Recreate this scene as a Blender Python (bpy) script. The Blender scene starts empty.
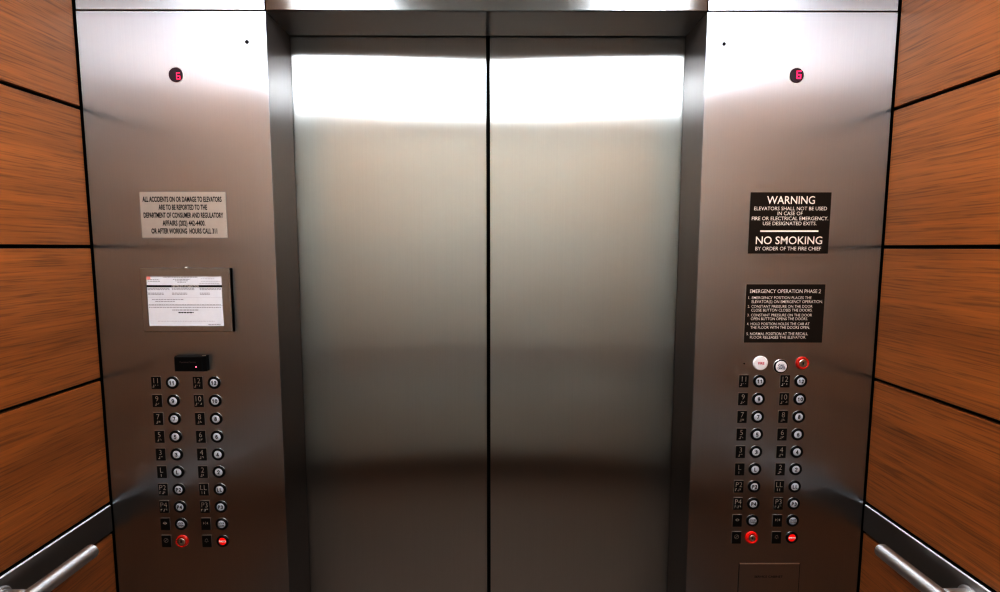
import bpy, math, random
from mathutils import Vector, Matrix

random.seed(7)
scene = bpy.context.scene
COL = scene.collection
PI = math.pi

# ------------------------------------------------------------------ materials
def new_mat(name):
    m = bpy.data.materials.new(name)
    m.use_nodes = True
    nt = m.node_tree
    return m, nt, nt.nodes['Principled BSDF']

def plain(name, col, rough=0.5, metal=0.0, emit=None, strength=0.0, coat=0.0, spec=0.5, var=0.04):
    m, nt, p = new_mat(name)
    N, L = nt.nodes, nt.links
    p.inputs['Roughness'].default_value = rough
    p.inputs['Metallic'].default_value = metal
    p.inputs['Specular IOR Level'].default_value = spec
    p.inputs['Coat Weight'].default_value = coat
    # small procedural unevenness so nothing is perfectly flat
    tc = N.new('ShaderNodeTexCoord')
    nz = N.new('ShaderNodeTexNoise'); nz.inputs['Scale'].default_value = 60; nz.inputs['Detail'].default_value = 4
    L.new(tc.outputs['Object'], nz.inputs['Vector'])
    mx = N.new('ShaderNodeMix'); mx.data_type = 'RGBA'
    mx.inputs[6].default_value = (*[c * (1 - var) for c in col], 1)
    mx.inputs[7].default_value = (*[min(1, c * (1 + var)) for c in col], 1)
    L.new(nz.outputs['Fac'], mx.inputs[0])
    L.new(mx.outputs[2], p.inputs['Base Color'])
    if emit:
        p.inputs['Emission Color'].default_value = (*emit, 1)
        p.inputs['Emission Strength'].default_value = strength
    return m

def brushed(name, col, wide, narrow, grain, across=None, streak=0.03, clear=0.0):
    """brushed stainless steel; grain = brushing direction ('z' vertical ...); reflections smear WIDE across it and NARROW along it"""
    m, nt, p = new_mat(name)
    N, L = nt.nodes, nt.links
    N.remove(p)
    g = N.new('ShaderNodeBsdfAnisotropic'); g.distribution = 'MULTI_GGX'
    L.new(g.outputs[0], N['Material Output'].inputs['Surface'])
    g.inputs['Anisotropy'].default_value = -(1 - math.sqrt(narrow / wide))
    rough = (wide * narrow) ** .25
    tc = N.new('ShaderNodeTexCoord')
    mp = N.new('ShaderNodeMapping')
    hi, lo = 520.0, 2.2
    mp.inputs['Scale'].default_value = {'z': (hi, hi, lo), 'x': (lo, hi, hi), 'y': (hi, lo, hi)}[grain]
    nz = N.new('ShaderNodeTexNoise'); nz.inputs['Scale'].default_value = 1.0; nz.inputs['Detail'].default_value = 3
    L.new(tc.outputs['Object'], mp.inputs['Vector']); L.new(mp.outputs['Vector'], nz.inputs['Vector'])
    # a slower unevenness: rolled sheet, wiping, wear
    n2 = N.new('ShaderNodeTexNoise'); n2.inputs['Scale'].default_value = 2.6; n2.inputs['Detail'].default_value = 5
    L.new(tc.outputs['Object'], n2.inputs['Vector'])
    mr = N.new('ShaderNodeMapRange')
    mr.inputs['From Min'].default_value = .3; mr.inputs['From Max'].default_value = .7
    mr.inputs['To Min'].default_value = rough * .985; mr.inputs['To Max'].default_value = rough * 1.015
    L.new(n2.outputs['Fac'], mr.inputs['Value'])
    L.new(mr.outputs['Result'], g.inputs['Roughness'])
    mx = N.new('ShaderNodeMix'); mx.data_type = 'RGBA'
    mx.inputs[6].default_value = (*[c * (1 - streak) for c in col], 1)
    mx.inputs[7].default_value = (*[min(1, c * (1 + streak)) for c in col], 1)
    L.new(nz.outputs['Fac'], mx.inputs[0]); L.new(mx.outputs[2], g.inputs['Color'])
    cx = N.new('ShaderNodeCombineXYZ')
    cx.inputs['xyz'.index(across or {'z': 'x', 'x': 'z', 'y': 'x'}[grain])].default_value = 1
    L.new(cx.outputs[0], g.inputs['Tangent'])
    if clear:       # blends in a sharper lobe so reflections read more plainly
        g2 = N.new('ShaderNodeBsdfAnisotropic'); g2.distribution = 'MULTI_GGX'
        g2.inputs['Roughness'].default_value = .272; g2.inputs['Anisotropy'].default_value = -.35
        L.new(mx.outputs[2], g2.inputs['Color']); L.new(cx.outputs[0], g2.inputs['Tangent'])
        ms = N.new('ShaderNodeMixShader'); ms.inputs[0].default_value = clear
        L.new(g.outputs[0], ms.inputs[1]); L.new(g2.outputs[0], ms.inputs[2])
        L.new(ms.outputs[0], N['Material Output'].inputs['Surface'])
    return m

def wood(name):
    m, nt, p = new_mat(name)
    N, L = nt.nodes, nt.links
    tc = N.new('ShaderNodeTexCoord'); oi = N.new('ShaderNodeObjectInfo')
    off = N.new('ShaderNodeVectorMath'); off.operation = 'MULTIPLY_ADD'
    sc = N.new('ShaderNodeCombineXYZ')
    L.new(oi.outputs['Random'], sc.inputs[1])
    off.inputs[0].default_value = (3, 7, 5)
    L.new(oi.outputs['Random'], off.inputs[0])
    off.inputs[1].default_value = (13, 9, 17)
    L.new(tc.outputs['Object'], off.inputs[2])
    def nz(scale, detail, rough=.55, dist=0.0):
        mp = N.new('ShaderNodeMapping'); mp.inputs['Scale'].default_value = scale
        L.new(off.outputs[0], mp.inputs['Vector'])
        n = N.new('ShaderNodeTexNoise'); n.inputs['Scale'].default_value = 1
        n.inputs['Detail'].default_value = detail; n.inputs['Roughness'].default_value = rough; n.inputs['Distortion'].default_value = dist
        L.new(mp.outputs['Vector'], n.inputs['Vector'])
        return n
    broad = nz((1, .6, 15), 4, .5, .12)       # wide ribbons of tone along the panel
    mid = nz((1, 1.0, 105), 3, .5, .10)        # the visible grain
    fine = nz((1, 8, 300), 2, .6)             # pores
    def ramp(src, stops):
        r = N.new('ShaderNodeValToRGB')
        e = r.color_ramp.elements
        while len(e) < len(stops): e.new(.5)
        for k, (pos, c) in enumerate(stops):
            e[k].position = pos; e[k].color = (*c, 1)
        L.new(src.outputs['Fac'], r.inputs['Fac'])
        return r
    A = WOOD_TONES
    r1 = ramp(broad, [(.30, A[0]), (.5, A[1]), (.70, A[2])])
    r2 = ramp(mid, [(.34, (.85, .83, .80)), (.50, (.95, .95, .95)), (.66, (1.14, 1.12, 1.08))])
    r3 = ramp(fine, [(.34, (.55, .50, .46)), (.46, (.98, .98, .98)), (.64, (1.16, 1.14, 1.12))])
    def mul(a, b, f):
        x = N.new('ShaderNodeMix'); x.data_type = 'RGBA'; x.blend_type = 'MULTIPLY'
        x.inputs[0].default_value = f
        L.new(a, x.inputs[6]); L.new(b, x.inputs[7]); return x.outputs[2]
    c = mul(r1.outputs['Color'], r2.outputs['Color'], .6)
    c = mul(c, r3.outputs['Color'], .7)
    L.new(c, p.inputs['Base Color'])
    p.inputs['Roughness'].default_value = .42
    p.inputs['Specular IOR Level'].default_value = .35
    p.inputs['Coat Weight'].default_value = 1.0
    p.inputs['Coat Roughness'].default_value = .50
    p.inputs['Coat IOR'].default_value = 1.75
    b = N.new('ShaderNodeBump'); b.inputs['Strength'].default_value = .05; b.inputs['Distance'].default_value = .001
    L.new(fine.outputs['Fac'], b.inputs['Height']); L.new(b.outputs['Normal'], p.inputs['Normal'])
    return m

def floor_mat(name):
    m, nt, p = new_mat(name)
    N, L = nt.nodes, nt.links
    tc = N.new('ShaderNodeTexCoord')
    br = N.new('ShaderNodeTexBrick'); br.offset = 0
    br.inputs['Scale'].default_value = 1; br.inputs['Brick Width'].default_value = .5; br.inputs['Row Height'].default_value = .5
    br.inputs['Mortar Size'].default_value = .004
    br.inputs['Color1'].default_value = (.32, .25, .21, 1); br.inputs['Color2'].default_value = (.28, .225, .19, 1)
    br.inputs['Mortar'].default_value = (.05, .04, .03, 1)
    L.new(tc.outputs['Object'], br.inputs['Vector'])
    nz = N.new('ShaderNodeTexNoise'); nz.inputs['Scale'].default_value = 9; nz.inputs['Detail'].default_value = 6
    L.new(tc.outputs['Object'], nz.inputs['Vector'])
    mx = N.new('ShaderNodeMix'); mx.data_type = 'RGBA'; mx.blend_type = 'MULTIPLY'; mx.inputs[0].default_value = .4
    L.new(br.outputs['Color'], mx.inputs[6]); L.new(nz.outputs['Color'], mx.inputs[7])
    L.new(mx.outputs[2], p.inputs['Base Color'])
    p.inputs['Roughness'].default_value = .22
    return m

WOOD_TONES = [(.33, .130, .024), (.375, .151, .030), (.42, .174, .037)]
STEEL = (.525, .548, .585)
M = {
    'panel_steel': brushed('brushed_panel_steel', STEEL, .29, .0212, 'z', clear=.35),
    'door_steel': brushed('brushed_door_steel', (.66, .68, .68), .34, .0185, 'z'),
    'header_steel': brushed('brushed_header_steel', (.44, .45, .46), .20, .032, 'x'),
    'soffit_steel': brushed('brushed_soffit_steel', (.60, .59, .60), .24, .03, 'x', 'y'),
    'jamb_steel': brushed('brushed_jamb_steel', (.42, .41, .41), .28, .0225, 'z', 'y'),
    'plate_steel': brushed('brushed_rail_plate_steel', (.45, .44, .43), .30, .10, 'x', 'y'),
    'rail_steel': brushed('satin_rail_steel', (.80, .80, .81), .42, .11, 'x', 'y'),
    'rail_steel_cross': brushed('satin_cross_rail_steel', (.80, .80, .81), .42, .11, 'y', 'x'),
    'plate_cross': brushed('brushed_back_plate_steel', (.62, .62, .63), .30, .10, 'y', 'x'),
    'frame_steel': brushed('certificate_frame_steel', (.53, .535, .54), .30, .06, 'z'),
    'chrome': plain('polished_chrome', (.66, .65, .64), .34, 1.0),
    'bracket_metal': plain('bright_bracket_metal', (.92, .92, .93), .42, 1.0, var=.01),
    'rim_metal': plain('dim_rim_metal', (.30, .295, .29), .42, 1.0),
    'dull_metal': plain('dull_lettering_metal', (.60, .58, .55), .45, .6),
    'wood': wood('horizontal_grain_wood_veneer'),
    'black': plain('black_shadow_gap', (.006, .005, .005), .7, spec=.2),
    'black_plastic': plain('black_plastic', (.008, .008, .009), .40, spec=.25),
    'black_plate': plain('black_tactile_plate', (.007, .006, .006), .4),
    'cap_white': plain('pale_button_cap', (.50, .51, .55), .35, emit=(.8, .83, .9), strength=.06),  # slight emission put in to brighten the caps
    'cap_bright': plain('bright_white_lens', (.66, .65, .67), .35, emit=(1, .97, .98), strength=.06),
    'ink': plain('dark_ink', (.012, .011, .012), .5),
    'ink_blue': plain('blue_grey_ink', (.03, .04, .10), .5),
    'ink_red': plain('red_ink', (.55, .10, .14), .5),
    'ink_grey': plain('grey_print', (.34, .33, .36), .6),
    'ink_pale': plain('pale_grey_print', (.47, .46, .50), .6),
    'red_plastic': plain('red_plastic', (.62, .022, .012), .28, coat=.5, emit=(1, .04, .02), strength=.06),  # faint self-glow lifts the red of the key ring
    'red_ring': plain('translucent_red_ring', (.50, .040, .022), .22, coat=.6),
    'red_glow': plain('glowing_red_lens', (.6, .01, .01), .3, emit=(1, .03, .02), strength=.35),
    'white_print': plain('white_print', (.74, .70, .67), .5),
    'white_band': plain('white_band', (.85, .80, .78), .5, emit=(1, .9, .88), strength=.15),
    'sign_brown': plain('dark_brown_sign_plate', (.030, .022, .017), .38),
    'sign_grey': plain('light_grey_sign_plate', (.50, .48, .46), .38, .35),
    'sign_edge': plain('pale_sign_edge', (.42, .39, .36), .4, .5),
    'paper': plain('white_paper', (.62, .63, .67), .6, emit=(1, .99, 1), strength=.02),  # a trace of emission added so the sheet looks whiter
    'seal': plain('faded_red_seal', (.80, .38, .34), .6),
    'led_glass': plain('dark_violet_lens', (.055, .035, .055), .12, coat=.5),
    'led_pink': plain('pink_led_digit', (.8, .05, .22), .4, emit=(1, .09, .27), strength=.55),
    'led_red': plain('red_led', (1, .2, .3), .4, emit=(1, .22, .34), strength=3.0),
    'reader_print': plain('faint_reader_print', (.22, .14, .13), .5),
    'ceiling_white': plain('satin_ceiling_panel', (.80, .80, .79), .45),
    'back_wall': plain('pale_grey_green_laminate', (.80, .90, .89), .38),
    'back_base': plain('dark_brown_base', (.05, .034, .024), .5),
    'lamp_lens': plain('lit_lamp_lens', (1, 1, 1), .5, emit=(.93, .965, 1), strength=19),
    'floor': floor_mat('brown_stone_tile'),
}

# ------------------------------------------------------------------ mesh builder
class MB:
    """collects shapes, then links them as ONE mesh object"""
    def __init__(s):
        s.v, s.f, s.m, s.mats, s.s = [], [], [], [], []
    def mi(s, key):
        if key not in s.mats: s.mats.append(key)
        return s.mats.index(key)
    def add(s, vs, fs, key, soft=False):
        b = len(s.v); k = s.mi(key)
        s.v.extend(tuple(v) for v in vs)
        for f in fs:
            s.f.append(tuple(b + i for i in f)); s.m.append(k); s.s.append(soft)
        return s
    def box(s, x0, x1, y0, y1, z0, z1, key, bev=0.0):
        if bev <= 0:
            vs = [(x, y, z) for x in (x0, x1) for y in (y0, y1) for z in (z0, z1)]
            fs = [(0, 1, 3, 2), (4, 6, 7, 5), (0, 4, 5, 1), (2, 3, 7, 6), (0, 2, 6, 4), (1, 5, 7, 3)]
            return s.add(vs, fs, key)
        import bmesh
        bm = bmesh.new()
        bmesh.ops.create_cube(bm, size=1)
        for v in bm.verts:
            v.co = Vector(((x0 + x1) / 2 + v.co.x * (x1 - x0), (y0 + y1) / 2 + v.co.y * (y1 - y0), (z0 + z1) / 2 + v.co.z * (z1 - z0)))
        bmesh.ops.bevel(bm, geom=bm.edges[:], offset=bev, segments=2, profile=.5, affect='EDGES', clamp_overlap=True)
        bm.verts.index_update()
        s.add([v.co[:] for v in bm.verts], [[v.index for v in f.verts] for f in bm.faces], key)
        bm.free()
        return s
    def prism(s, pts, z0, z1, key):           # polygon in x,y extruded along z
        n = len(pts)
        vs = [(x, y, z0) for x, y in pts] + [(x, y, z1) for x, y in pts]
        fs = [tuple(range(n))[::-1], tuple(range(n, 2 * n))] + [(i, (i + 1) % n, n + (i + 1) % n, n + i) for i in range(n)]
        return s.add(vs, fs, key)
    def lathe(s, cx, cz, prof, key, seg=32, y=0.0):   # profile of (radius, y), turned about an axis along y, ends closed if radius 0
        vs, fs, rings = [], [], []
        for r, yy in prof:
            if r < 1e-7:
                rings.append([len(vs)]); vs.append((cx, y + yy, cz))
            else:
                rings.append(list(range(len(vs), len(vs) + seg)))
                vs += [(cx + r * math.cos(2 * PI * k / seg), y + yy, cz + r * math.sin(2 * PI * k / seg)) for k in range(seg)]
        for a, b in zip(rings, rings[1:]):
            for k in range(seg):
                k2 = (k + 1) % seg
                if len(a) == 1 and len(b) == 1: continue
                if len(a) == 1: fs.append((a[0], b[k2], b[k]))
                elif len(b) == 1: fs.append((a[k], a[k2], b[0]))
                else: fs.append((a[k], a[k2], b[k2], b[k]))
        return s.add(vs, fs, key, True)
    def tube(s, p0, p1, prof, key, seg=32):   # lathe about any axis; prof = (distance along, radius)
        p0, p1 = Vector(p0), Vector(p1)
        d = (p1 - p0).normalized(); q = d.to_track_quat('Z', 'Y')
        vs, fs, rings = [], [], []
        for t, r in prof:
            if r < 1e-7:
                rings.append([len(vs)]); vs.append(p0 + d * t)
            else:
                rings.append(list(range(len(vs), len(vs) + seg)))
                vs += [p0 + d * t + q @ Vector((r * math.cos(2 * PI * k / seg), r * math.sin(2 * PI * k / seg), 0)) for k in range(seg)]
        for a, b in zip(rings, rings[1:]):
            for k in range(seg):
                k2 = (k + 1) % seg
                if len(a) == 1: fs.append((a[0], b[k2], b[k]))
                elif len(b) == 1: fs.append((a[k], a[k2], b[0]))
                else: fs.append((a[k], a[k2], b[k2], b[k]))
        return s.add([tuple(v) for v in vs], fs, key, True)
    def wedge(s, side, x, z, w, y0, y1, key):     # a chamfered lip in its own steel, shaped to draw a highlight along the strip's top
        vs = [(side * xx, yy, zz) for yy in (y0, y1) for xx, zz in ((x, z), (x + w, z + w), (x + w, z))]
        return s.add(vs, [(0, 1, 2), (3, 4, 5), (0, 1, 4, 3), (1, 2, 5, 4), (0, 2, 5, 3)], key)
    def text(s, body, x0, x1, zb, h, y, key, bold=.0, thick=0.0):
        """one line of capitals: spans x0..x1, stands on baseline zb with capital height h, faces -y"""
        me, bb = text_mesh(body, bold)
        k = (x1 - x0) / (bb[1] - bb[0])
        g = h / CAP
        vs = [(x0 + (v[0] - bb[0]) * k, y, zb + v[1] * g) for v in me[0]]
        return s.add(vs, me[1], key)
    def text_c(s, body, cx, zb, h, y, key, bold=.0, ratio=1.0, maxw=None):
        me, bb = text_mesh(body, bold)
        g = h / CAP; w = (bb[1] - bb[0]) * g * ratio
        if maxw and w > maxw: w = maxw
        return s.text(body, cx - w / 2, cx + w / 2, zb, h, y, key, bold)
    def build(s, name, parent=None, loc=(0, 0, 0), smooth=35):
        me = bpy.data.meshes.new(name)
        lx, ly, lz = loc
        me.from_pydata([(v[0] - lx, v[1] - ly, v[2] - lz) for v in s.v], [], s.f)
        for k in s.mats: me.materials.append(M[k])
        me.polygons.foreach_set('material_index', s.m)
        me.update()
        import bmesh
        bm = bmesh.new(); bm.from_mesh(me)
        flat = [f for f in bm.faces if len(f.verts) > 2]
        bmesh.ops.recalc_face_normals(bm, faces=flat)
        bm.to_mesh(me); bm.free()
        if smooth:
            me.set_sharp_from_angle(angle=math.radians(smooth))
            me.polygons.foreach_set('use_smooth', s.s)
        o = bpy.data.objects.new(name, me)
        COL.objects.link(o)
        o.location = loc
        if parent is not None:
            o.parent = parent
            pl = parent
            base = Vector((0, 0, 0))
            while pl is not None:
                base += Vector(pl.location); pl = pl.parent
            o.location = Vector(loc) - base
        return o

_cache = {}
def text_mesh(body, bold):
    key = (body, bold)
    if key not in _cache:
        cu = bpy.data.curves.new('line', 'FONT')
        cu.body = body; cu.size = 1; cu.resolution_u = 3; cu.offset = bold
        cu.fill_mode = 'FRONT'
        o = bpy.data.objects.new('line', cu)
        COL.objects.link(o)
        bpy.context.view_layer.update()
        dg = bpy.context.evaluated_depsgraph_get()
        me = bpy.data.meshes.new_from_object(o.evaluated_get(dg))
        vs = [tuple(v.co) for v in me.vertices]; fs = [tuple(p.vertices) for p in me.polygons]
        bpy.data.objects.remove(o); bpy.data.curves.remove(cu); bpy.data.meshes.remove(me)
        xs = [v[0] for v in vs]; ys = [v[1] for v in vs]
        _cache[key] = ((vs, fs), (min(xs), max(xs), min(ys), max(ys)))
    return _cache[key]
CAP = 1.0
CAP = text_mesh('H', 0)[1][3]

def tag(o, label=None, cat=None, group=None, kind=None):
    if label: o['label'] = label
    if cat: o['category'] = cat
    if group: o['group'] = group
    if kind: o['kind'] = kind
    return o
def struct(mb, name, label=None, **k):
    return tag(mb.build(name, **k), label, kind='structure')
def part(o, label):
    o['label'] = label
    return o

# ------------------------------------------------------------------ measures (metres; front panels lie in y = 0, the doors behind them)
XW = 1.0            # wood face of the side walls
XO = .5352          # half the door opening
YD = .1495          # door faces
ZH = 2.134          # underside of the header
ZC = 2.40           # ceiling
YB = -1.73          # back wall
JOINTS = [2.242, 1.9028, 1.5646, 1.2241, .8900]
OX = -.0024         # the opening sits a hair left of the cab's middle

# ------------------------------------------------------------------ setting
struct(MB().box(-1.06, 1.06, YB - .05, .30, -.05, 0, 'floor'), 'floor', 'brown stone tile floor of the elevator cab')
ceiling = struct(MB().box(-1.06, 1.06, YB - .05, .30, ZC, ZC + .05, 'ceiling_white'), 'ceiling', 'pale satin ceiling of the elevator cab')
struct(MB().box(-1.06, 1.06, .24, .28, 0, ZC, 'black'), 'wall_front', 'black backing sheet added for the dark void behind the elevator doors')  # black sheet stands in for the shade seen through the door gaps

def side_wall(side, name, word):
    w = MB()
    a, b = sorted((side * 1.012, side * 1.05))
    w.box(a, b, YB, .20, 0, ZC, 'black')
    w = struct(w, name, f'{word} side wall of the elevator with wood veneer panels')
    edges = [ZC - .012] + JOINTS
    a, b = sorted((side * XW, side * 1.0115))
    names = ['topmost', 'second', 'third', 'fourth', 'lower', 'lowest']
    zs = [(edges[i + 1] + .004, edges[i] - .004) for i in range(5)] + [(.474, .806), (.13, .466)]
    for z0, z1 in zs:
        q = MB().box(a, b, YB + .006, -.0035, z0, z1, 'wood', .0012)
        q.build('wood_panel', w, loc=((a + b) / 2, YB / 2, (z0 + z1) / 2))
    MB().box(a, b, YB + .006, -.007, .004, .122, 'plate_steel', .001).build('kick_plate', w, loc=((a + b) / 2, YB / 2, 0))
    return w
side_wall(-1, 'wall_left', 'left')
side_wall(1, 'wall_right', 'right')

bw = struct(MB().box(-1.012, 1.012, YB - .05, YB - .006, 0, ZC, 'black'), 'wall_back', 'pale grey green panelled back wall behind the viewer')
for i in range(3):
    x0 = -1.0 + i * 2.0 / 3
    for z0, z1 in ((.891, ZC - .01), (.15, .808)):
        MB().box(x0 + .004, x0 + 2.0 / 3 - .004, YB - .006, YB + .006, z0, z1, 'back_wall', .001).build('wall_panel', bw, loc=(x0 + 1 / 3, YB, z0))
MB().box(-1.0, 1.0, YB - .006, YB + .004, 0, .14, 'back_base').build('base_board', bw)
MB().box(-1.0, 1.0, YB - .006, YB + .004, .812, .889, 'plate_cross', .003).add([(-1, YB + .0042, .884), (1, YB + .0042, .884), (1, YB - .001, .8898), (-1, YB - .001, .8898)], [(0, 1, 2, 3)], 'rail_steel_cross').build('rail_plate', bw)  # paler steel lip added to give the plate's top a bright line
MB().tube((-.85, YB + .06, .842), (.85, YB + .06, .842), [(0, 0), (0, .0125), (.003, .0155), (1.697, .0155), (1.70, .0125), (1.70, 0)], 'rail_steel_cross').build('rail_bar', bw)

# header, strips above the panels, jambs
h = MB().box(OX - XO, OX + XO, 0, YD - .006, ZH + .0005, ZC - .002, 'header_steel', .0015)
hd = struct(h, 'trim_1', 'brushed steel header above the elevator doors')
MB().box(OX - XO, OX + XO, .0015, YD - .006, ZH - .0008, ZH + .0004, 'soffit_steel').build('soffit', hd)
for k, (x0, x1) in enumerate(((-.996, OX - XO - .002), (OX + XO + .002, .996))):
    struct(MB().box(x0, x1, 0, .03, ZH + .0006, ZC - .002, 'panel_steel', .0012), f'trim_{k + 2}', f'steel strip above the {("left", "right")[k]} control panel')
for k, s in enumerate((-1, 1)):
    xa, xb = sorted((OX + s * XO, OX + s * (XO + .06)))
    struct(MB().box(xa, xb, .0043, YD - .004, 0, ZH - .001, 'jamb_steel', .0008), f'trim_{k + 4}', f'dark brushed steel door jamb at the {("left", "right")[k]} of the opening')

# doors
GAP = .0048
for k, s in enumerate((-1, 1)):
    xa, xb = sorted((OX + s * GAP, OX + s * (XO + .06)))
    d = struct(MB().box(xa, xb, YD, YD + .032, .008, ZH + .03, 'door_steel', .0012), f'door_{k + 1}', f'{("left", "right")[k]} sliding door leaf of brushed stainless steel')
    xa, xb = sorted((OX + s * .0012, OX + s * GAP))
    MB().box(xa, xb, YD + .006, YD + .026, .008, ZH + .02, 'black_plastic', .001).build('door_edge_gasket', d)
struct(MB().box(-.60, .60, .03, .20, 0, .006, 'plate_steel'), 'trim_6', 'grooved metal door sill')

# ------------------------------------------------------------------ ceiling lights
for (x, where) in ((-.545, 'left'), (.545, 'right')):
    y0, y1, hw = -1.62, -.42, .115
    m = MB()
    for a0_, a1_, b0_, b1_ in ((x - hw - .02, x - hw, y0 - .02, y1 + .02), (x + hw, x + hw + .02, y0 - .02, y1 + .02), (x - hw, x + hw, y0 - .02, y0), (x - hw, x + hw, y1, y1 + .02)):
        m.box(a0_, a1_, b0_, b1_, ZC - .010, ZC - .0004, 'chrome', .001)
    fr_ = m.build('ceiling_light', loc=(x, -.92, ZC))
    tag(fr_, f'long lit ceiling light running front to back along the {where} side of the ceiling', 'ceiling light', 'ceiling lights')
    MB().box(x - hw, x + hw, y0, y1, ZC - .006, ZC - .002, 'lamp_lens').build('diffuser', fr_, loc=(x, -.92, ZC))

# ------------------------------------------------------------------ handrails
def handrail(side, word):
    root = bpy.data.objects.new('handrail', None); COL.objects.link(root); root.location = (side * XW, -.86, .8)
    tag(root, f'round brushed steel handrail on a flat steel strip along the {word} wood wall', 'handrail', 'wall handrails')
    a, b = sorted((side * .9985, side * 1.0115))
    MB().box(a, b, YB + .01, -.003, .813, .8832, 'plate_steel', .0006).wedge(side, .9985, .8832, .0028, YB + .01, -.003, 'rail_steel').build('mounting_plate', root, loc=(side, -.86, .85))
    x, z, r = side * .943, .842, .0172
    y0, y1 = -.138, -1.60
    Ln = abs(y1 - y0)
    MB().tube((x, y0, z), (x, y1, z), [(0, 0), (0, r - .003), (.0008, r - .0012), (.0028, r), (Ln - .0028, r), (Ln, r - .003), (Ln, 0)], 'rail_steel', 40).build('grab_bar', root, loc=(x, -.86, z))
    for yb in (-.308, -.86, -1.42):
        MB().tube((side * .998, yb, z), (side * .94, yb, z), [(0, 0), (0, .026), (.0025, .026), (.004, .024), (.004, .0195), (.045, .0195), (.052, .012), (.052, 0)], 'bracket_metal', 32).build('bracket', root, loc=(side * .98, yb, z))
    return root
handrail(-1, 'left')
handrail(1, 'right')

# ------------------------------------------------------------------ control panels
def dots(mb, x, z, cells, y, key, s=.00125):
    """raised braille: cells is a list of dot-number strings"""
    P = {'1': (0, 0), '2': (0, 1), '3': (0, 2), '4': (1, 0), '5': (1, 1), '6': (1, 2)}
    w = len(cells) * .0066
    for i, c in enumerate(cells):
        for dgt in c:
            px, pz = P[dgt]
            cx = x - w / 2 + .0014 + i * .0066 + px * .0026; cz = z - pz * .0026
            mb.lathe(cx, cz, [(s, 0), (s * .75, -.0006), (0, -.0008)], key, 8, y)

BR = {'1': '1', '2': '12', '3': '14', '4': '145', '5': '15', '6': '124', '7': '1245', '8': '125', '9': '24', '0': '245', 'L': '123', 'P': '1234'}
def cells(t):
    out = []
    num = False
    for ch in t:
        if ch.isdigit() and not num:
            out.append('3456'); num = True
        if ch.isalpha(): num = False
        out.append(BR[ch])
    return out

def symbol(mb, kind, x, z, y, key):
    def tri(a, b, c): mb.add([(x + p[0], y, z + p[1]) for p in (a, b, c)], [(0, 1, 2)], key)
    def bar(x0, x1, z0, z1): mb.add([(x + x0, y, z + z0), (x + x1, y, z + z0), (x + x1, y, z + z1), (x + x0, y, z + z1)], [(0, 1, 2, 3)], key)
    if kind == 'open':
        tri((-.0014, -.0042), (-.0014, .0042), (-.0062, 0)); tri((.0014, -.0042), (.0014, .0042), (.0062, 0)); bar(-.0005, .0005, -.005, .005)
    elif kind == 'close':
        tri((-.0064, -.0042), (-.0064, .0042), (-.0018, 0)); tri((.0064, -.0042), (.0064, .0042), (.0018, 0)); bar(-.0005, .0005, -.005, .005)
    elif kind == 'stop':
        n = 20; R, r = .0062, .0050
        vs = [(x + q * math.cos(2 * PI * k / n), y, z + q * math.sin(2 * PI * k / n)) for q in (R, r) for k in range(n)]
        mb.add(vs, [(k, (k + 1) % n, n + (k + 1) % n, n + k) for k in range(n)], key)
        mb.add([(x - .0036, y, z - .0026), (x - .0026, y, z - .0036), (x + .0036, y, z + .0026), (x + .0026, y, z + .0036)], [(0, 1, 2, 3)], key)
    elif kind == 'bell':
        pts = [(-.0055, -.0038), (.0055, -.0038), (.0042, -.0018), (.0036, .002), (.0018, .0042), (0, .0050), (-.0018, .0042), (-.0036, .002), (-.0042, -.0018)]
        inn = [(p[0] * .74, (p[1] - .0002) * .74) for p in pts]
        n = len(pts)
        mb.add([(x + p[0], y, z + p[1]) for p in pts + inn], [(k, (k + 1) % n, n + (k + 1) % n, n + k) for k in range(n)], key)
        bar(-.0012, .0012, -.0060, -.0044)

GLYPH = {   # centre lines of plain grotesque capitals, on a cell .62 wide and 1 high
    '0': [[(.31, 0), (.09, .12), (0, .36), (0, .64), (.09, .88), (.31, 1), (.53, .88), (.62, .64), (.62, .36), (.53, .12), (.31, 0)]],
    '1': [[(.08, .76), (.34, 1), (.34, 0)]],
    '2': [[(.02, .74), (.08, .91), (.31, 1), (.54, .91), (.60, .72), (.52, .52), (.02, 0), (.62, 0)]],
    '3': [[(.02, .86), (.28, 1), (.54, .88), (.56, .68), (.26, .54), (.58, .40), (.60, .16), (.30, 0), (.0, .14)]],
    '4': [[(.46, 0), (.46, 1), (0, .28), (.64, .28)]],
    '5': [[(.56, 1), (.10, 1), (.04, .52), (.32, .62), (.58, .48), (.60, .20), (.32, 0), (.0, .12)]],
    '6': [[(.54, .92), (.34, 1), (.10, .84), (.01, .42), (.10, .10), (.32, 0), (.56, .12), (.60, .38), (.46, .58), (.22, .58), (.03, .36)]],
    '7': [[(0, 1), (.62, 1), (.22, 0)]],
    '8': [[(.31, .54), (.08, .68), (.10, .92), (.31, 1), (.52, .92), (.54, .68), (.31, .54), (.03, .38), (.04, .10), (.31, 0), (.58, .10), (.59, .38), (.31, .54)]],
    '9': [[(.08, .08), (.28, 0), (.52, .16), (.61, .58), (.52, .90), (.30, 1), (.06, .88), (.02, .62), (.16, .42), (.40, .42), (.59, .64)]],
    'L': [[(.06, 1), (.06, 0), (.58, 0)]],
    'P': [[(.04, 0), (.04, 1), (.40, 1), (.58, .90), (.60, .66), (.42, .50), (.04, .50)]],
}
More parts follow.
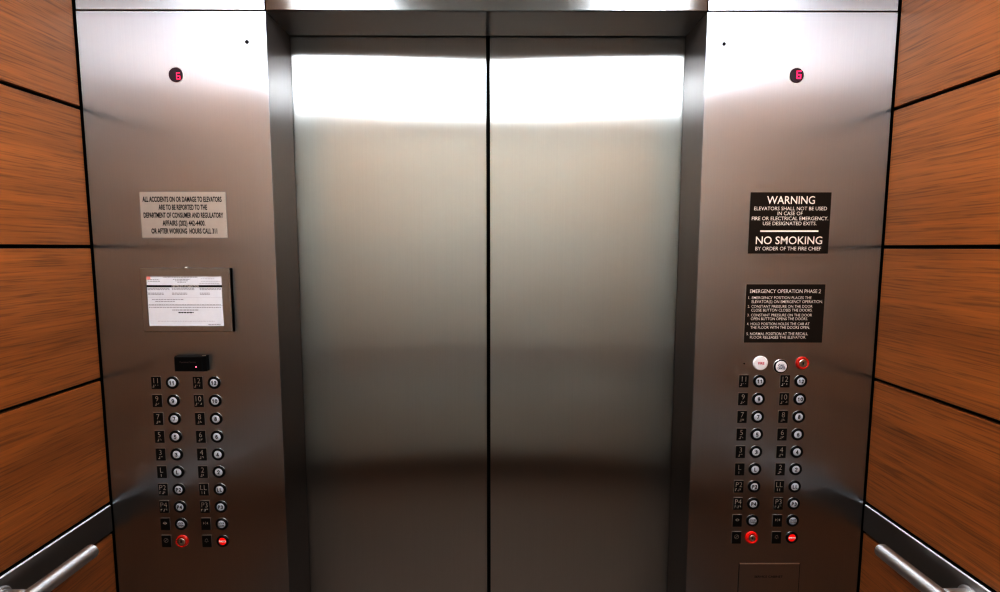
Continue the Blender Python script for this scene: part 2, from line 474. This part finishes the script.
def strokes(mb, body, x, z, h, y, key, wt):
    n = len(body); adv = .62 * h * .88 + wt * 1.75
    for i, ch in enumerate(body):
        ox = x + (i - (n - 1) / 2) * adv - .31 * h * .88
        for line in GLYPH[ch]:
            pts = [Vector((ox + p[0] * h * .88, z + (p[1] - .5) * h)) for p in line]
            for a, b in zip(pts, pts[1:]):
                d = (b - a).normalized(); nrm = Vector((-d.y, d.x)) * wt / 2; e = d * wt * .42
                q = [a - e + nrm, a - e - nrm, b + e - nrm, b + e + nrm]
                mb.add([(v.x, y, v.y) for v in q], [(0, 1, 2, 3)], key)

RB = .0167   # outer radius of a button

def tactile_plate(panel, x, z, what, kind):
    w, hh = .0125, .0168
    m = MB()
    m.box(x - w, x + w, -.0012, -.0001, z - hh, z + hh, 'sign_edge')
    m.box(x - w + .0007, x + w - .0004, -.0024, -.0010, z - hh + .0004, z + hh - .0011, 'black_plate', .0004)
    if kind == 'text':
        m.text_c(what, x, z - .0012, .0138, -.0028, 'dull_metal', .0, .95, .0205)
        dots(m, x, z - .0062, cells(what), -.0024, 'dull_metal')
    else:
        symbol(m, what, x, z + .003, -.0028, 'dull_metal')
    o = m.build('tactile_plate', panel, loc=(x, 0, z))
    return part(o, f'black tactile plate with {"raised " + what + " and braille" if kind == "text" else {"open": "a door open", "close": "a door close", "stop": "a slashed circle", "bell": "a bell"}[what] + " symbol"}')

ring_prof = [(RB + .0003, 0), (RB + .0003, -.0008), (RB - .0003, -.0013), (RB - .0008, -.0008), (RB - .0008, 0)]
house_prof = [(RB - .0005, 0), (RB - .0007, -.0026), (RB - .0022, -.0042), (.0118, -.0046), (.0108, -.0036), (.0106, -.0010)]
cap_prof = [(.0106, -.0010), (.0104, -.0028), (.0095, -.0034), (0, -.0036)]
proto = {}
def button(panel, x, z, what, kind='floor'):
    """pushbutton: black housing (part), chrome rim and lettered cap (its sub-parts)"""
    if kind in ('floor', 'two'):
        if 'h' not in proto:
            hm = MB().lathe(0, 0, house_prof, 'black_plastic').build('floor_button', panel)
            rm = MB().lathe(0, 0, ring_prof, 'rim_metal').build('rim', hm)
            proto['h'], proto['r'] = hm, rm
            hb = hm
        else:
            hb = proto['h'].copy(); COL.objects.link(hb); hb.parent = panel
            r2 = proto['r'].copy(); COL.objects.link(r2); r2.parent = hb
        if kind == 'two': hb.name = 'door_button'
        hb.location = Vector((x, 0, z)) - Vector(panel.location)
        c = MB().lathe(0, 0, cap_prof, 'cap_white')
        if kind == 'floor':
            strokes(c, what, 0, 0, .0088 if len(what) == 1 else .0080, -.0040, 'ink', .0017)
        else:
            a, b = what.split()
            c.text_c(a, 0, .0008, .0046, -.0040, 'ink', .015, 1.0, .0160)
            c.text_c(b, 0, -.0056, .0046, -.0040, 'ink', .015, 1.0, .0160)
        co = c.build('cap', hb); co.location = (0, 0, 0)
        part(hb, f'round black push button with pale cap marked {what}')
        return hb
    if kind == 'alarm':
        hb = proto['h'].copy(); COL.objects.link(hb); hb.parent = panel; hb.name = 'alarm_button'
        hb.location = Vector((x, 0, z)) - Vector(panel.location)
        r2 = proto['r'].copy(); COL.objects.link(r2); r2.parent = hb
        c = MB().lathe(0, 0, cap_prof, 'red_glow')
        c.box(-.0092, .0092, -.0040, -.0034, -.0023, .0025, 'white_band')
        c.text('ALARM', -.0082, .0082, -.0015, .0032, -.0043, 'ink_red', .02)
        co = c.build('cap', hb); co.location = (0, 0, 0)
        return part(hb, 'black button with red cap and white band marked ALARM')
    if kind == 'stop_key':
        key = what
        o = MB().lathe(x, z, [(.0172, 0), (.0172, -.003), (.0158, -.0052), (.0132, -.0062), (.0108, -.0054), (.0088, -.0034), (.0085, 0)], key).build('key_switch', panel, loc=(x, 0, z))
        R = .0104 if key == 'red_ring' else .0086
        MB().lathe(x, z, [(R, -.0002), (R, -.0056), (R - .0012, -.0066), (.0050, -.0068), (.0042, -.0050), (0, -.0048)], 'chrome').build('lock_cylinder', o, loc=(x, 0, z))
        MB().box(x - .0006, x + .0006, -.0072, -.0044, z - .0034, z + .0034, 'black').build('key_slot', o, loc=(x, 0, z))
        return part(o, 'red ringed key switch with steel lock')

FL1 = ['11', '9', '7', '5', '3', 'L', 'P2', 'P4']
FL2 = ['12', '10', '8', '6', '4', '2', 'LL', 'P3']
def control_panel(side, label):
    xa, xb = sorted((side * .997, OX + side * (XO)))
    p = MB().box(xa, xb, 0, .004, .004, ZH - .001, 'panel_steel', .0012).build('control_panel', loc=((xa + xb) / 2, .002, 0))
    tag(p, label, 'control panel', 'elevator control panels')
    return p

lp = control_panel(-1, 'brushed steel control panel left of the doors, with the certificate and black card reader')
rp = control_panel(1, 'brushed steel control panel right of the doors, with the dark warning signs and FIRE lamp')

def keypad(panel, xb1, xb2, xp1, xp2, ztop, zstep, ring):
    for i in range(10):
        z = ztop - i * zstep
        if i < 8:
            for xb, xp, t in ((xb1, xp1, FL1[i]), (xb2, xp2, FL2[i])):
                button(panel, xb, z, t); tactile_plate(panel, xp, z, t, 'text')
        elif i == 8:
            button(panel, xb1, z, 'DOOR OPEN', 'two'); tactile_plate(panel, xp1, z, 'open', 'sym')
            button(panel, xb2, z, 'DOOR CLOSE', 'two'); tactile_plate(panel, xp2, z, 'close', 'sym')
        else:
            button(panel, xb1, z, ring, 'stop_key'); tactile_plate(panel, xp1, z, 'stop', 'sym')
            button(panel, xb2, z, '', 'alarm'); tactile_plate(panel, xp2, z, 'bell', 'sym')
keypad(lp, -.8173, -.7092, -.8592, -.7515, 1.2144, .04796, 'red_ring')
keypad(rp, .7033, .8108, .6625, .7697, 1.2184, .04745, 'red_plastic')

# seven segment floor readouts behind dark round lenses
def readout(panel, x, z, dx, dz, w, hh, t, word):
    o = MB().lathe(x, z, [(.0176, 0), (.0176, -.001), (.0166, -.0018), (0, -.0022)], 'led_glass', 40).build('floor_readout', panel, loc=(x, 0, z))
    m = MB(); cx, cz = x + dx, z + dz; y = -.0026
    def seg(x0, x1, z0, z1): m.box(cx + x0, cx + x1, y, y + .0006, cz + z0, cz + z1, 'led_pink')
    seg(-w / 2, w / 2, hh / 2 - t, hh / 2); seg(-w / 2, w / 2, -t / 2, t / 2); seg(-w / 2, w / 2, -hh / 2, -hh / 2 + t)
    seg(-w / 2, -w / 2 + t, -hh / 2, hh / 2); seg(w / 2 - t, w / 2, -hh / 2, t / 2)
    m.build('led_digit', o, loc=(cx, 0, cz))
    part(o, f'dark round floor readout lit with a pink 6')
    ang = MB().lathe(x, z, [(.0180, 0), (.0180, -.0006), (.0174, -.0012), (.0172, 0)], 'chrome', 40).build('rim', o, loc=(x, 0, z))
readout(lp, -.7627, 1.9827, .0066, -.0030, .0096, .0160, .0018, 'left')
readout(rp, .7575, 1.9837, .0045, .0010, .0118, .0196, .0030, 'right')

def hole(panel, x, z, r):
    MB().lathe(x, z, [(r, 0), (r, -.0008), (r * .7, -.0010), (0, -.0006)], 'black', 20).build('sensor_hole', panel, loc=(x, 0, z))
hole(lp, -.5856, 2.0604, .0045)
hole(rp, .5763, 2.0575, .0042)
hole(rp, .6623, 1.2644, .0018)

# extra fittings in the row above the right keypad
x, z = .7037, 1.2662
o = MB().lathe(x, z, [(.0188, 0), (.0188, -.0025), (.0172, -.0042), (0, -.0052)], 'cap_bright', 40)
o.text('FIRE', x - .0078, x + .0078, z - .0030, .0062, -.0056, 'ink_red', .012)
part(o.build('fire_lamp', rp, loc=(x, 0, z)), 'white round lamp marked FIRE')
x, z = .7570, 1.2572
o = MB().lathe(x, z, [(.0180, 0), (.0180, -.0015), (.0170, -.0032), (.0158, -.0044), (.0150, -.0030), (.0150, 0)], 'black_plastic', 40).build('call_cancel_button', rp, loc=(x, 0, z))
c = MB().lathe(x - .0006, z + .0003, [(.0150, -.001), (.0148, -.0044), (.0136, -.0054), (0, -.0058)], 'cap_bright', 40)
c.text('CALL', x - .0090, x + .0072, z + .0010, .0054, -.0062, 'ink_blue', .02); c.text('CANCEL', x - .0108, x + .0096, z - .0062, .0054, -.0062, 'ink_blue', .02)
c.build('cap', o, loc=(x, 0, z)); part(o, 'white capped button marked CALL CANCEL')
MB().lathe(x, z, [(.0192, 0), (.0192, -.0008), (.0182, -.0014), (.0180, 0)], 'chrome', 40).build('rim', o, loc=(x, 0, z))
button(rp, .8120, 1.2662, 'red_ring', 'stop_key')

# service cabinet flap, low on the right panel
x0, x1, z0, z1 = .6748, .8370, .430, .7165
m = MB().box(x0 - .0013, x1 + .0013, -.0002, .0002, z0 - .001, z1 + .0022, 'black')
m.box(x0, x1, -.0011, .0004, z0, z1, 'panel_steel', .0009)
m.add([(x0, -.0012, z1 - .0004), (x1, -.0012, z1 - .0004), (x1, -.0001, z1 + .0024), (x0, -.0001, z1 + .0024)], [(0, 1, 2, 3)], 'chrome')  # chrome strip added as the highlight along the flap's top edge
m.text('SERVICE CABINET', .7165, .7925, .6775, .0058, -.0014, 'black', .0)
part(m.build('service_cabinet_door', rp, loc=((x0 + x1) / 2, 0, z0)), 'flush steel flap marked SERVICE CABINET')

# ------------------------------------------------------------------ signs
def sign(name, x0, x1, z0, z1, key, edge, lines, tkey, label, bold, thick=.0016):
    m = MB()
    m.box(x0, x1, -thick, -.0001, z0, z1, edge)
    m.box(x0 + .0009, x1 - .0009, -thick - .0003, -thick + .0003, z0 + .0009, z1 - .0009, key)
    W, H = x1 - x0, z1 - z0
    y = -thick - .0006
    for (t, a, b, top, bot) in lines:
        if t == '-':
            m.box(x0 + a * W, x0 + b * W, y, y + .0002, z1 - bot * H, z1 - top * H, tkey)
        elif t[0] == '#':
            strokes(m, t[1:], x0 + (a + b) / 2 * W, z1 - (top + bot) / 2 * H, (bot - top) * H, y, tkey, .0016)
        else:
            m.text(t, x0 + a * W, x0 + b * W, z1 - bot * H, (bot - top) * H, y, tkey, bold)
    o = m.build(name, loc=((x0 + x1) / 2, 0, z0), smooth=0)
    return tag(o, label, 'sign')

def fr(lines, t0, hh): return [(t, a, b, (p - t0) / hh, (q - t0) / hh) for t, a, b, p, q in lines]
sign('warning_sign', .6586, .8604, 1.5483, 1.7008, 'sign_brown', 'sign_brown', fr([
    ('WARNING', .20, .80, 83, 145), ('ELEVATORS SHALL NOT BE USED', .046, .955, 168, 197), ('IN CASE OF', .34, .655, 208, 237),
    ('FIRE OR ELECTRICAL EMERGENCY.', .022, .978, 249, 278), ('USE DESIGNATED EXITS.', .163, .835, 290, 319), ('-', .135, .865, 360, 375),
    ('NO SMOKING', .085, .92, 412, 474), ('BY ORDER OF THE FIRE CHIEF', .085, .91, 496, 526)], 52, 500),
    'white_print', 'dark brown WARNING and NO SMOKING sign with white lettering on the right panel', .016)
sign('emergency_instructions_sign', .6572, .8600, 1.3190, 1.4710, 'sign_brown', 'sign_edge', fr([
    ('EMERGENCY OPERATION PHASE', .05, .898, 98, 129), ('#2', .914, .945, 98, 129),
    ('1.', .034, .058, 158, 181), ('EMERGENCY POSITION PLACES THE', .077, .83, 158, 181), ('ELEVATOR(S) ON EMERGENCY OPERATION.', .077, .975, 191, 216),
    ('2.', .030, .058, 233, 256), ('CONSTANT PRESSURE ON THE DOOR', .077, .85, 233, 256), ('CLOSE BUTTON CLOSES THE DOORS.', .077, .85, 265, 289),
    ('3.', .030, .058, 308, 331), ('CONSTANT PRESSURE ON THE DOOR', .077, .85, 308, 331), ('OPEN BUTTON OPENS THE DOORS.', .077, .80, 340, 364),
    ('4.', .030, .058, 384, 407), ('HOLD POSITION HOLDS THE CAR AT', .077, .825, 384, 407), ('THE FLOOR WITH THE DOORS OPEN.', .077, .83, 415, 439),
    ('5.', .030, .058, 470, 494), ('NORMAL POSITION AT THE RECALL', .077, .81, 470, 494), ('FLOOR RELEASES THE ELEVATOR.', .077, .79, 501, 525)], 52, 510),
    'white_print', 'dark brown EMERGENCY OPERATION PHASE 2 sign with five numbered instructions', .012)
sign('accident_notice_sign', -.8700, -.6562, 1.5872, 1.7007, 'sign_grey', 'sign_grey', fr([
    ('ALL ACCIDENTS ON OR DAMAGE TO ELEVATORS', .032, .955, 88, 104), ('ARE TO BE REPORTED TO THE', .215, .78, 114, 130),
    ('DEPARTMENT OF CONSUMER AND REGULATORY', .035, .965, 140, 156), ('AFFAIRS (202) 442-4400.', .25, .75, 166, 182),
    ('OR AFTER WORKING  HOURS CALL 311', .115, .885, 192, 208)], 72, 150),
    'ink', 'light grey sign with dark lettering about reporting accidents, on the left panel', .018)

# ------------------------------------------------------------------ certificate in its steel frame
fx0, fx1, fz0, fz1 = -.8836, -.6536, 1.3470, 1.5102
px0, px1, pz0, pz1 = -.8690, -.6770, 1.3624, 1.4906
def frame_mesh(x0, x1, z0, z1, a0, a1, b0, b1, d, bev, key):
    m = MB()
    R = [[(x0, -.0004, z0), (x1, -.0004, z0), (x1, -.0004, z1), (x0, -.0004, z1)],
         [(x0, -d + bev, z0), (x1, -d + bev, z0), (x1, -d + bev, z1), (x0, -d + bev, z1)],
         [(x0 + bev, -d, z0 + bev), (x1 - bev, -d, z0 + bev), (x1 - bev, -d, z1 - bev), (x0 + bev, -d, z1 - bev)],
         [(a0, -d, b0), (a1, -d, b0), (a1, -d, b1), (a0, -d, b1)],
         [(a0, -d + .002, b0), (a1, -d + .002, b0), (a1, -d + .002, b1), (a0, -d + .002, b1)]]
    vs = [p for r in R for p in r]
    fs = [(4 * i + k, 4 * i + (k + 1) % 4, 4 * i + 4 + (k + 1) % 4, 4 * i + 4 + k) for i in range(4) for k in range(4)]
    return m.add(vs, fs, key)
D = .012
s = (1.2843 - D) / 1.2843            # the raised face stands a little nearer
def near(x, z): return (.0269 + (x - .0269) * s, 1.562 + (z - 1.562) * s)
a0, b0 = near(px0, pz0); a1, b1 = near(px1, pz1)
c0, e0 = near(fx0, fz0); c1, e1 = near(fx1 - .0022, fz1)
cf = frame_mesh(c0, c1, e0, e1, a0, a1, b0, b1, D, .0016, 'frame_steel').build('certificate_frame', loc=((c0 + c1) / 2, 0, e0), smooth=0)
tag(cf, 'shallow brushed steel frame holding a white inspection certificate, left panel', 'certificate')
m = MB().box(a0 - .001, a1 + .001, -D + .0015, -D + .0025, b0 - .001, b1 + .001, 'paper')
W, H = a1 - a0, b1 - b0
yp = -D + .0012
def bar(u0, u1, v0, v1, key): m.add([(a0 + u0 * W, yp, b1 - v1 * H), (a0 + u1 * W, yp, b1 - v1 * H), (a0 + u1 * W, yp, b1 - v0 * H), (a0 + u0 * W, yp, b1 - v0 * H)], [(0, 1, 2, 3)], key)
def micro(u0, u1, v, hgt, key):      # a line of print too small to read
    rnd = random.Random(int(u0 * 977 + v * 7919)); u = u0
    while u < u1:
        w = min(rnd.uniform(.012, .04), u1 - u)
        bar(u, u + w, v, v + hgt, key); u += w + .006
bar(0, 1, .185, .222, 'ink')
m.text('CERTIFICATE OF INSPECTION', a0 + .33 * W, a0 + .69 * W, b1 - .217 * H, .0038, yp - .0003, 'white_print', .01)
bar(.004, .055, .01, .075, 'seal')
micro(.22, .68, .020, .010, 'ink_grey')
for v in (.062, .09, .118): micro(.35 + (v - .06), .58 - (v - .06), v, .012, 'ink_grey')
micro(.02, .17, .065, .011, 'ink_grey'); micro(.02, .18, .10, .011, 'ink_grey')
micro(.72, .9, .05, .010, 'ink_pale'); micro(.72, .97, .10, .010, 'ink_pale'); micro(.70, .97, .145, .010, 'ink_pale')
for v in (.24, .265, .335, .36):
    micro(.01, .30 - (v > .3) * .08, v, .012, 'ink_grey'); micro(.33, .63 - (v > .3) * .1, v, .012, 'ink_grey'); micro(.70, .98 - (v > .3) * .15, v, .012, 'ink_grey')
bar(0, 1, .425, .428, 'ink_pale'); bar(0, 1, .585, .589, 'ink_grey')
micro(.06, .48, .462, .013, 'ink_grey'); micro(.10, .36, .502, .013, 'ink_grey')
micro(.01, .97, .568, .011, 'ink_grey'); micro(.01, .97, .622, .012, 'ink_grey')
micro(.32, .67, .672, .016, 'ink_grey'); micro(.40, .60, .722, .018, 'ink')
micro(.12, .88, .90, .009, 'ink_pale'); micro(.79, .95, .965, .012, 'ink_grey')
part(m.build('certificate_paper', cf, loc=(a0, -D, b0), smooth=0), 'white printed certificate with a black title band')
MB().lathe((c0 + c1) / 2, e1 + .001, [(.0026, -.0012), (.0026, -.0085), (.0016, -.0095), (0, -.0098)], 'chrome', 16).build('fixing_screw', cf, loc=((c0 + c1) / 2, 0, e1))

# ------------------------------------------------------------------ card reader
rd = .021
rx0, rx1, rz0, rz1 = -.7962, -.7232, 1.2486, 1.2860
m = MB()
def ringpts(xa, xb, za, zb, y): return [(xa, y, za), (xb, y, za), (xb, y, zb), (xa, y, zb)]
R = [ringpts(rx0 - .003, rx1 + .0030, rz0 - .001, rz1 + .001, 0), ringpts(rx0 - .0028, rx1 + .0028, rz0 - .001, rz1 + .001, -rd * .55),
     ringpts(rx0 - .001, rx1 - .001, rz0, rz1, -rd + .002), ringpts(rx0 + .001, rx1 - .004, rz0 + .0012, rz1 - .0012, -rd)]
vs = [p for r in R for p in r]
m.add(vs, [(4 * i + k, 4 * i + (k + 1) % 4, 4 * i + 4 + (k + 1) % 4, 4 * i + 4 + k) for i in range(3) for k in range(4)] + [(12, 13, 14, 15)], 'black_plastic')
w, hh = rx1 - rx0, rz1 - rz0
m.text('Pyramid Series', rx0 + .19 * w, rx0 + .75 * w, rz1 - .40 * hh, .0040, -rd - .0004, 'reader_print', .0)
cr = m.build('card_reader', loc=((rx0 + rx1) / 2, 0, rz0), smooth=20)
tag(cr, 'small black card reader box with a red light above the left buttons', 'card reader')
xx, zz = rx0 + .745 * w, rz1 - .68 * hh
part(MB().lathe(xx, zz, [(.0017, -rd + .0005), (.0015, -rd - .0006), (0, -rd - .0012)], 'led_red', 16).build('indicator_light', cr, loc=(xx, -rd, zz)), 'glowing red indicator')
MB().box(rx1 - .0075, rx1 + .0020, -rd * .60, -rd * .50, rz1 + .0006, rz1 + .0022, 'chrome', .0005).build('reader_clip', cr, loc=(rx1, 0, rz1))

# ------------------------------------------------------------------ camera and world
cam = bpy.data.cameras.new('camera')
cam.sensor_fit = 'HORIZONTAL'; cam.sensor_width = 36; cam.lens = 36 * .5055
cam.clip_start = .02
co = bpy.data.objects.new('camera', cam); COL.objects.link(co)
co.location = (.0269, -1.2843, 1.562)
fwd = Vector((math.sin(.0026) * math.cos(.0948), math.cos(.0026) * math.cos(.0948), -math.sin(.0948)))
q = fwd.to_track_quat('-Z', 'Y')
co.rotation_mode = 'QUATERNION'
co.rotation_quaternion = q @ Matrix.Rotation(.0006, 3, 'Z').to_quaternion()
scene.camera = co

w = bpy.data.worlds.new('world'); scene.world = w; w.use_nodes = True
w.node_tree.nodes['Background'].inputs[0].default_value = (0, 0, 0, 1)
w.node_tree.nodes['Background'].inputs[1].default_value = 0

scene.view_settings.view_transform = 'Standard'
scene.view_settings.look = 'None'
scene.view_settings.exposure = 0.66
scene.view_settings.gamma = 0.545
scene.cycles.use_denoising = True
scene.cycles.denoising_prefilter = 'NONE'
scene.cycles.filter_width = 1.4
scene.cycles.max_bounces = 16
scene.cycles.glossy_bounces = 10
scene.cycles.diffuse_bounces = 6
scene.cycles.caustics_reflective = True
scene.cycles.blur_glossy = 1.0
scene.cycles.sample_clamp_indirect = 3
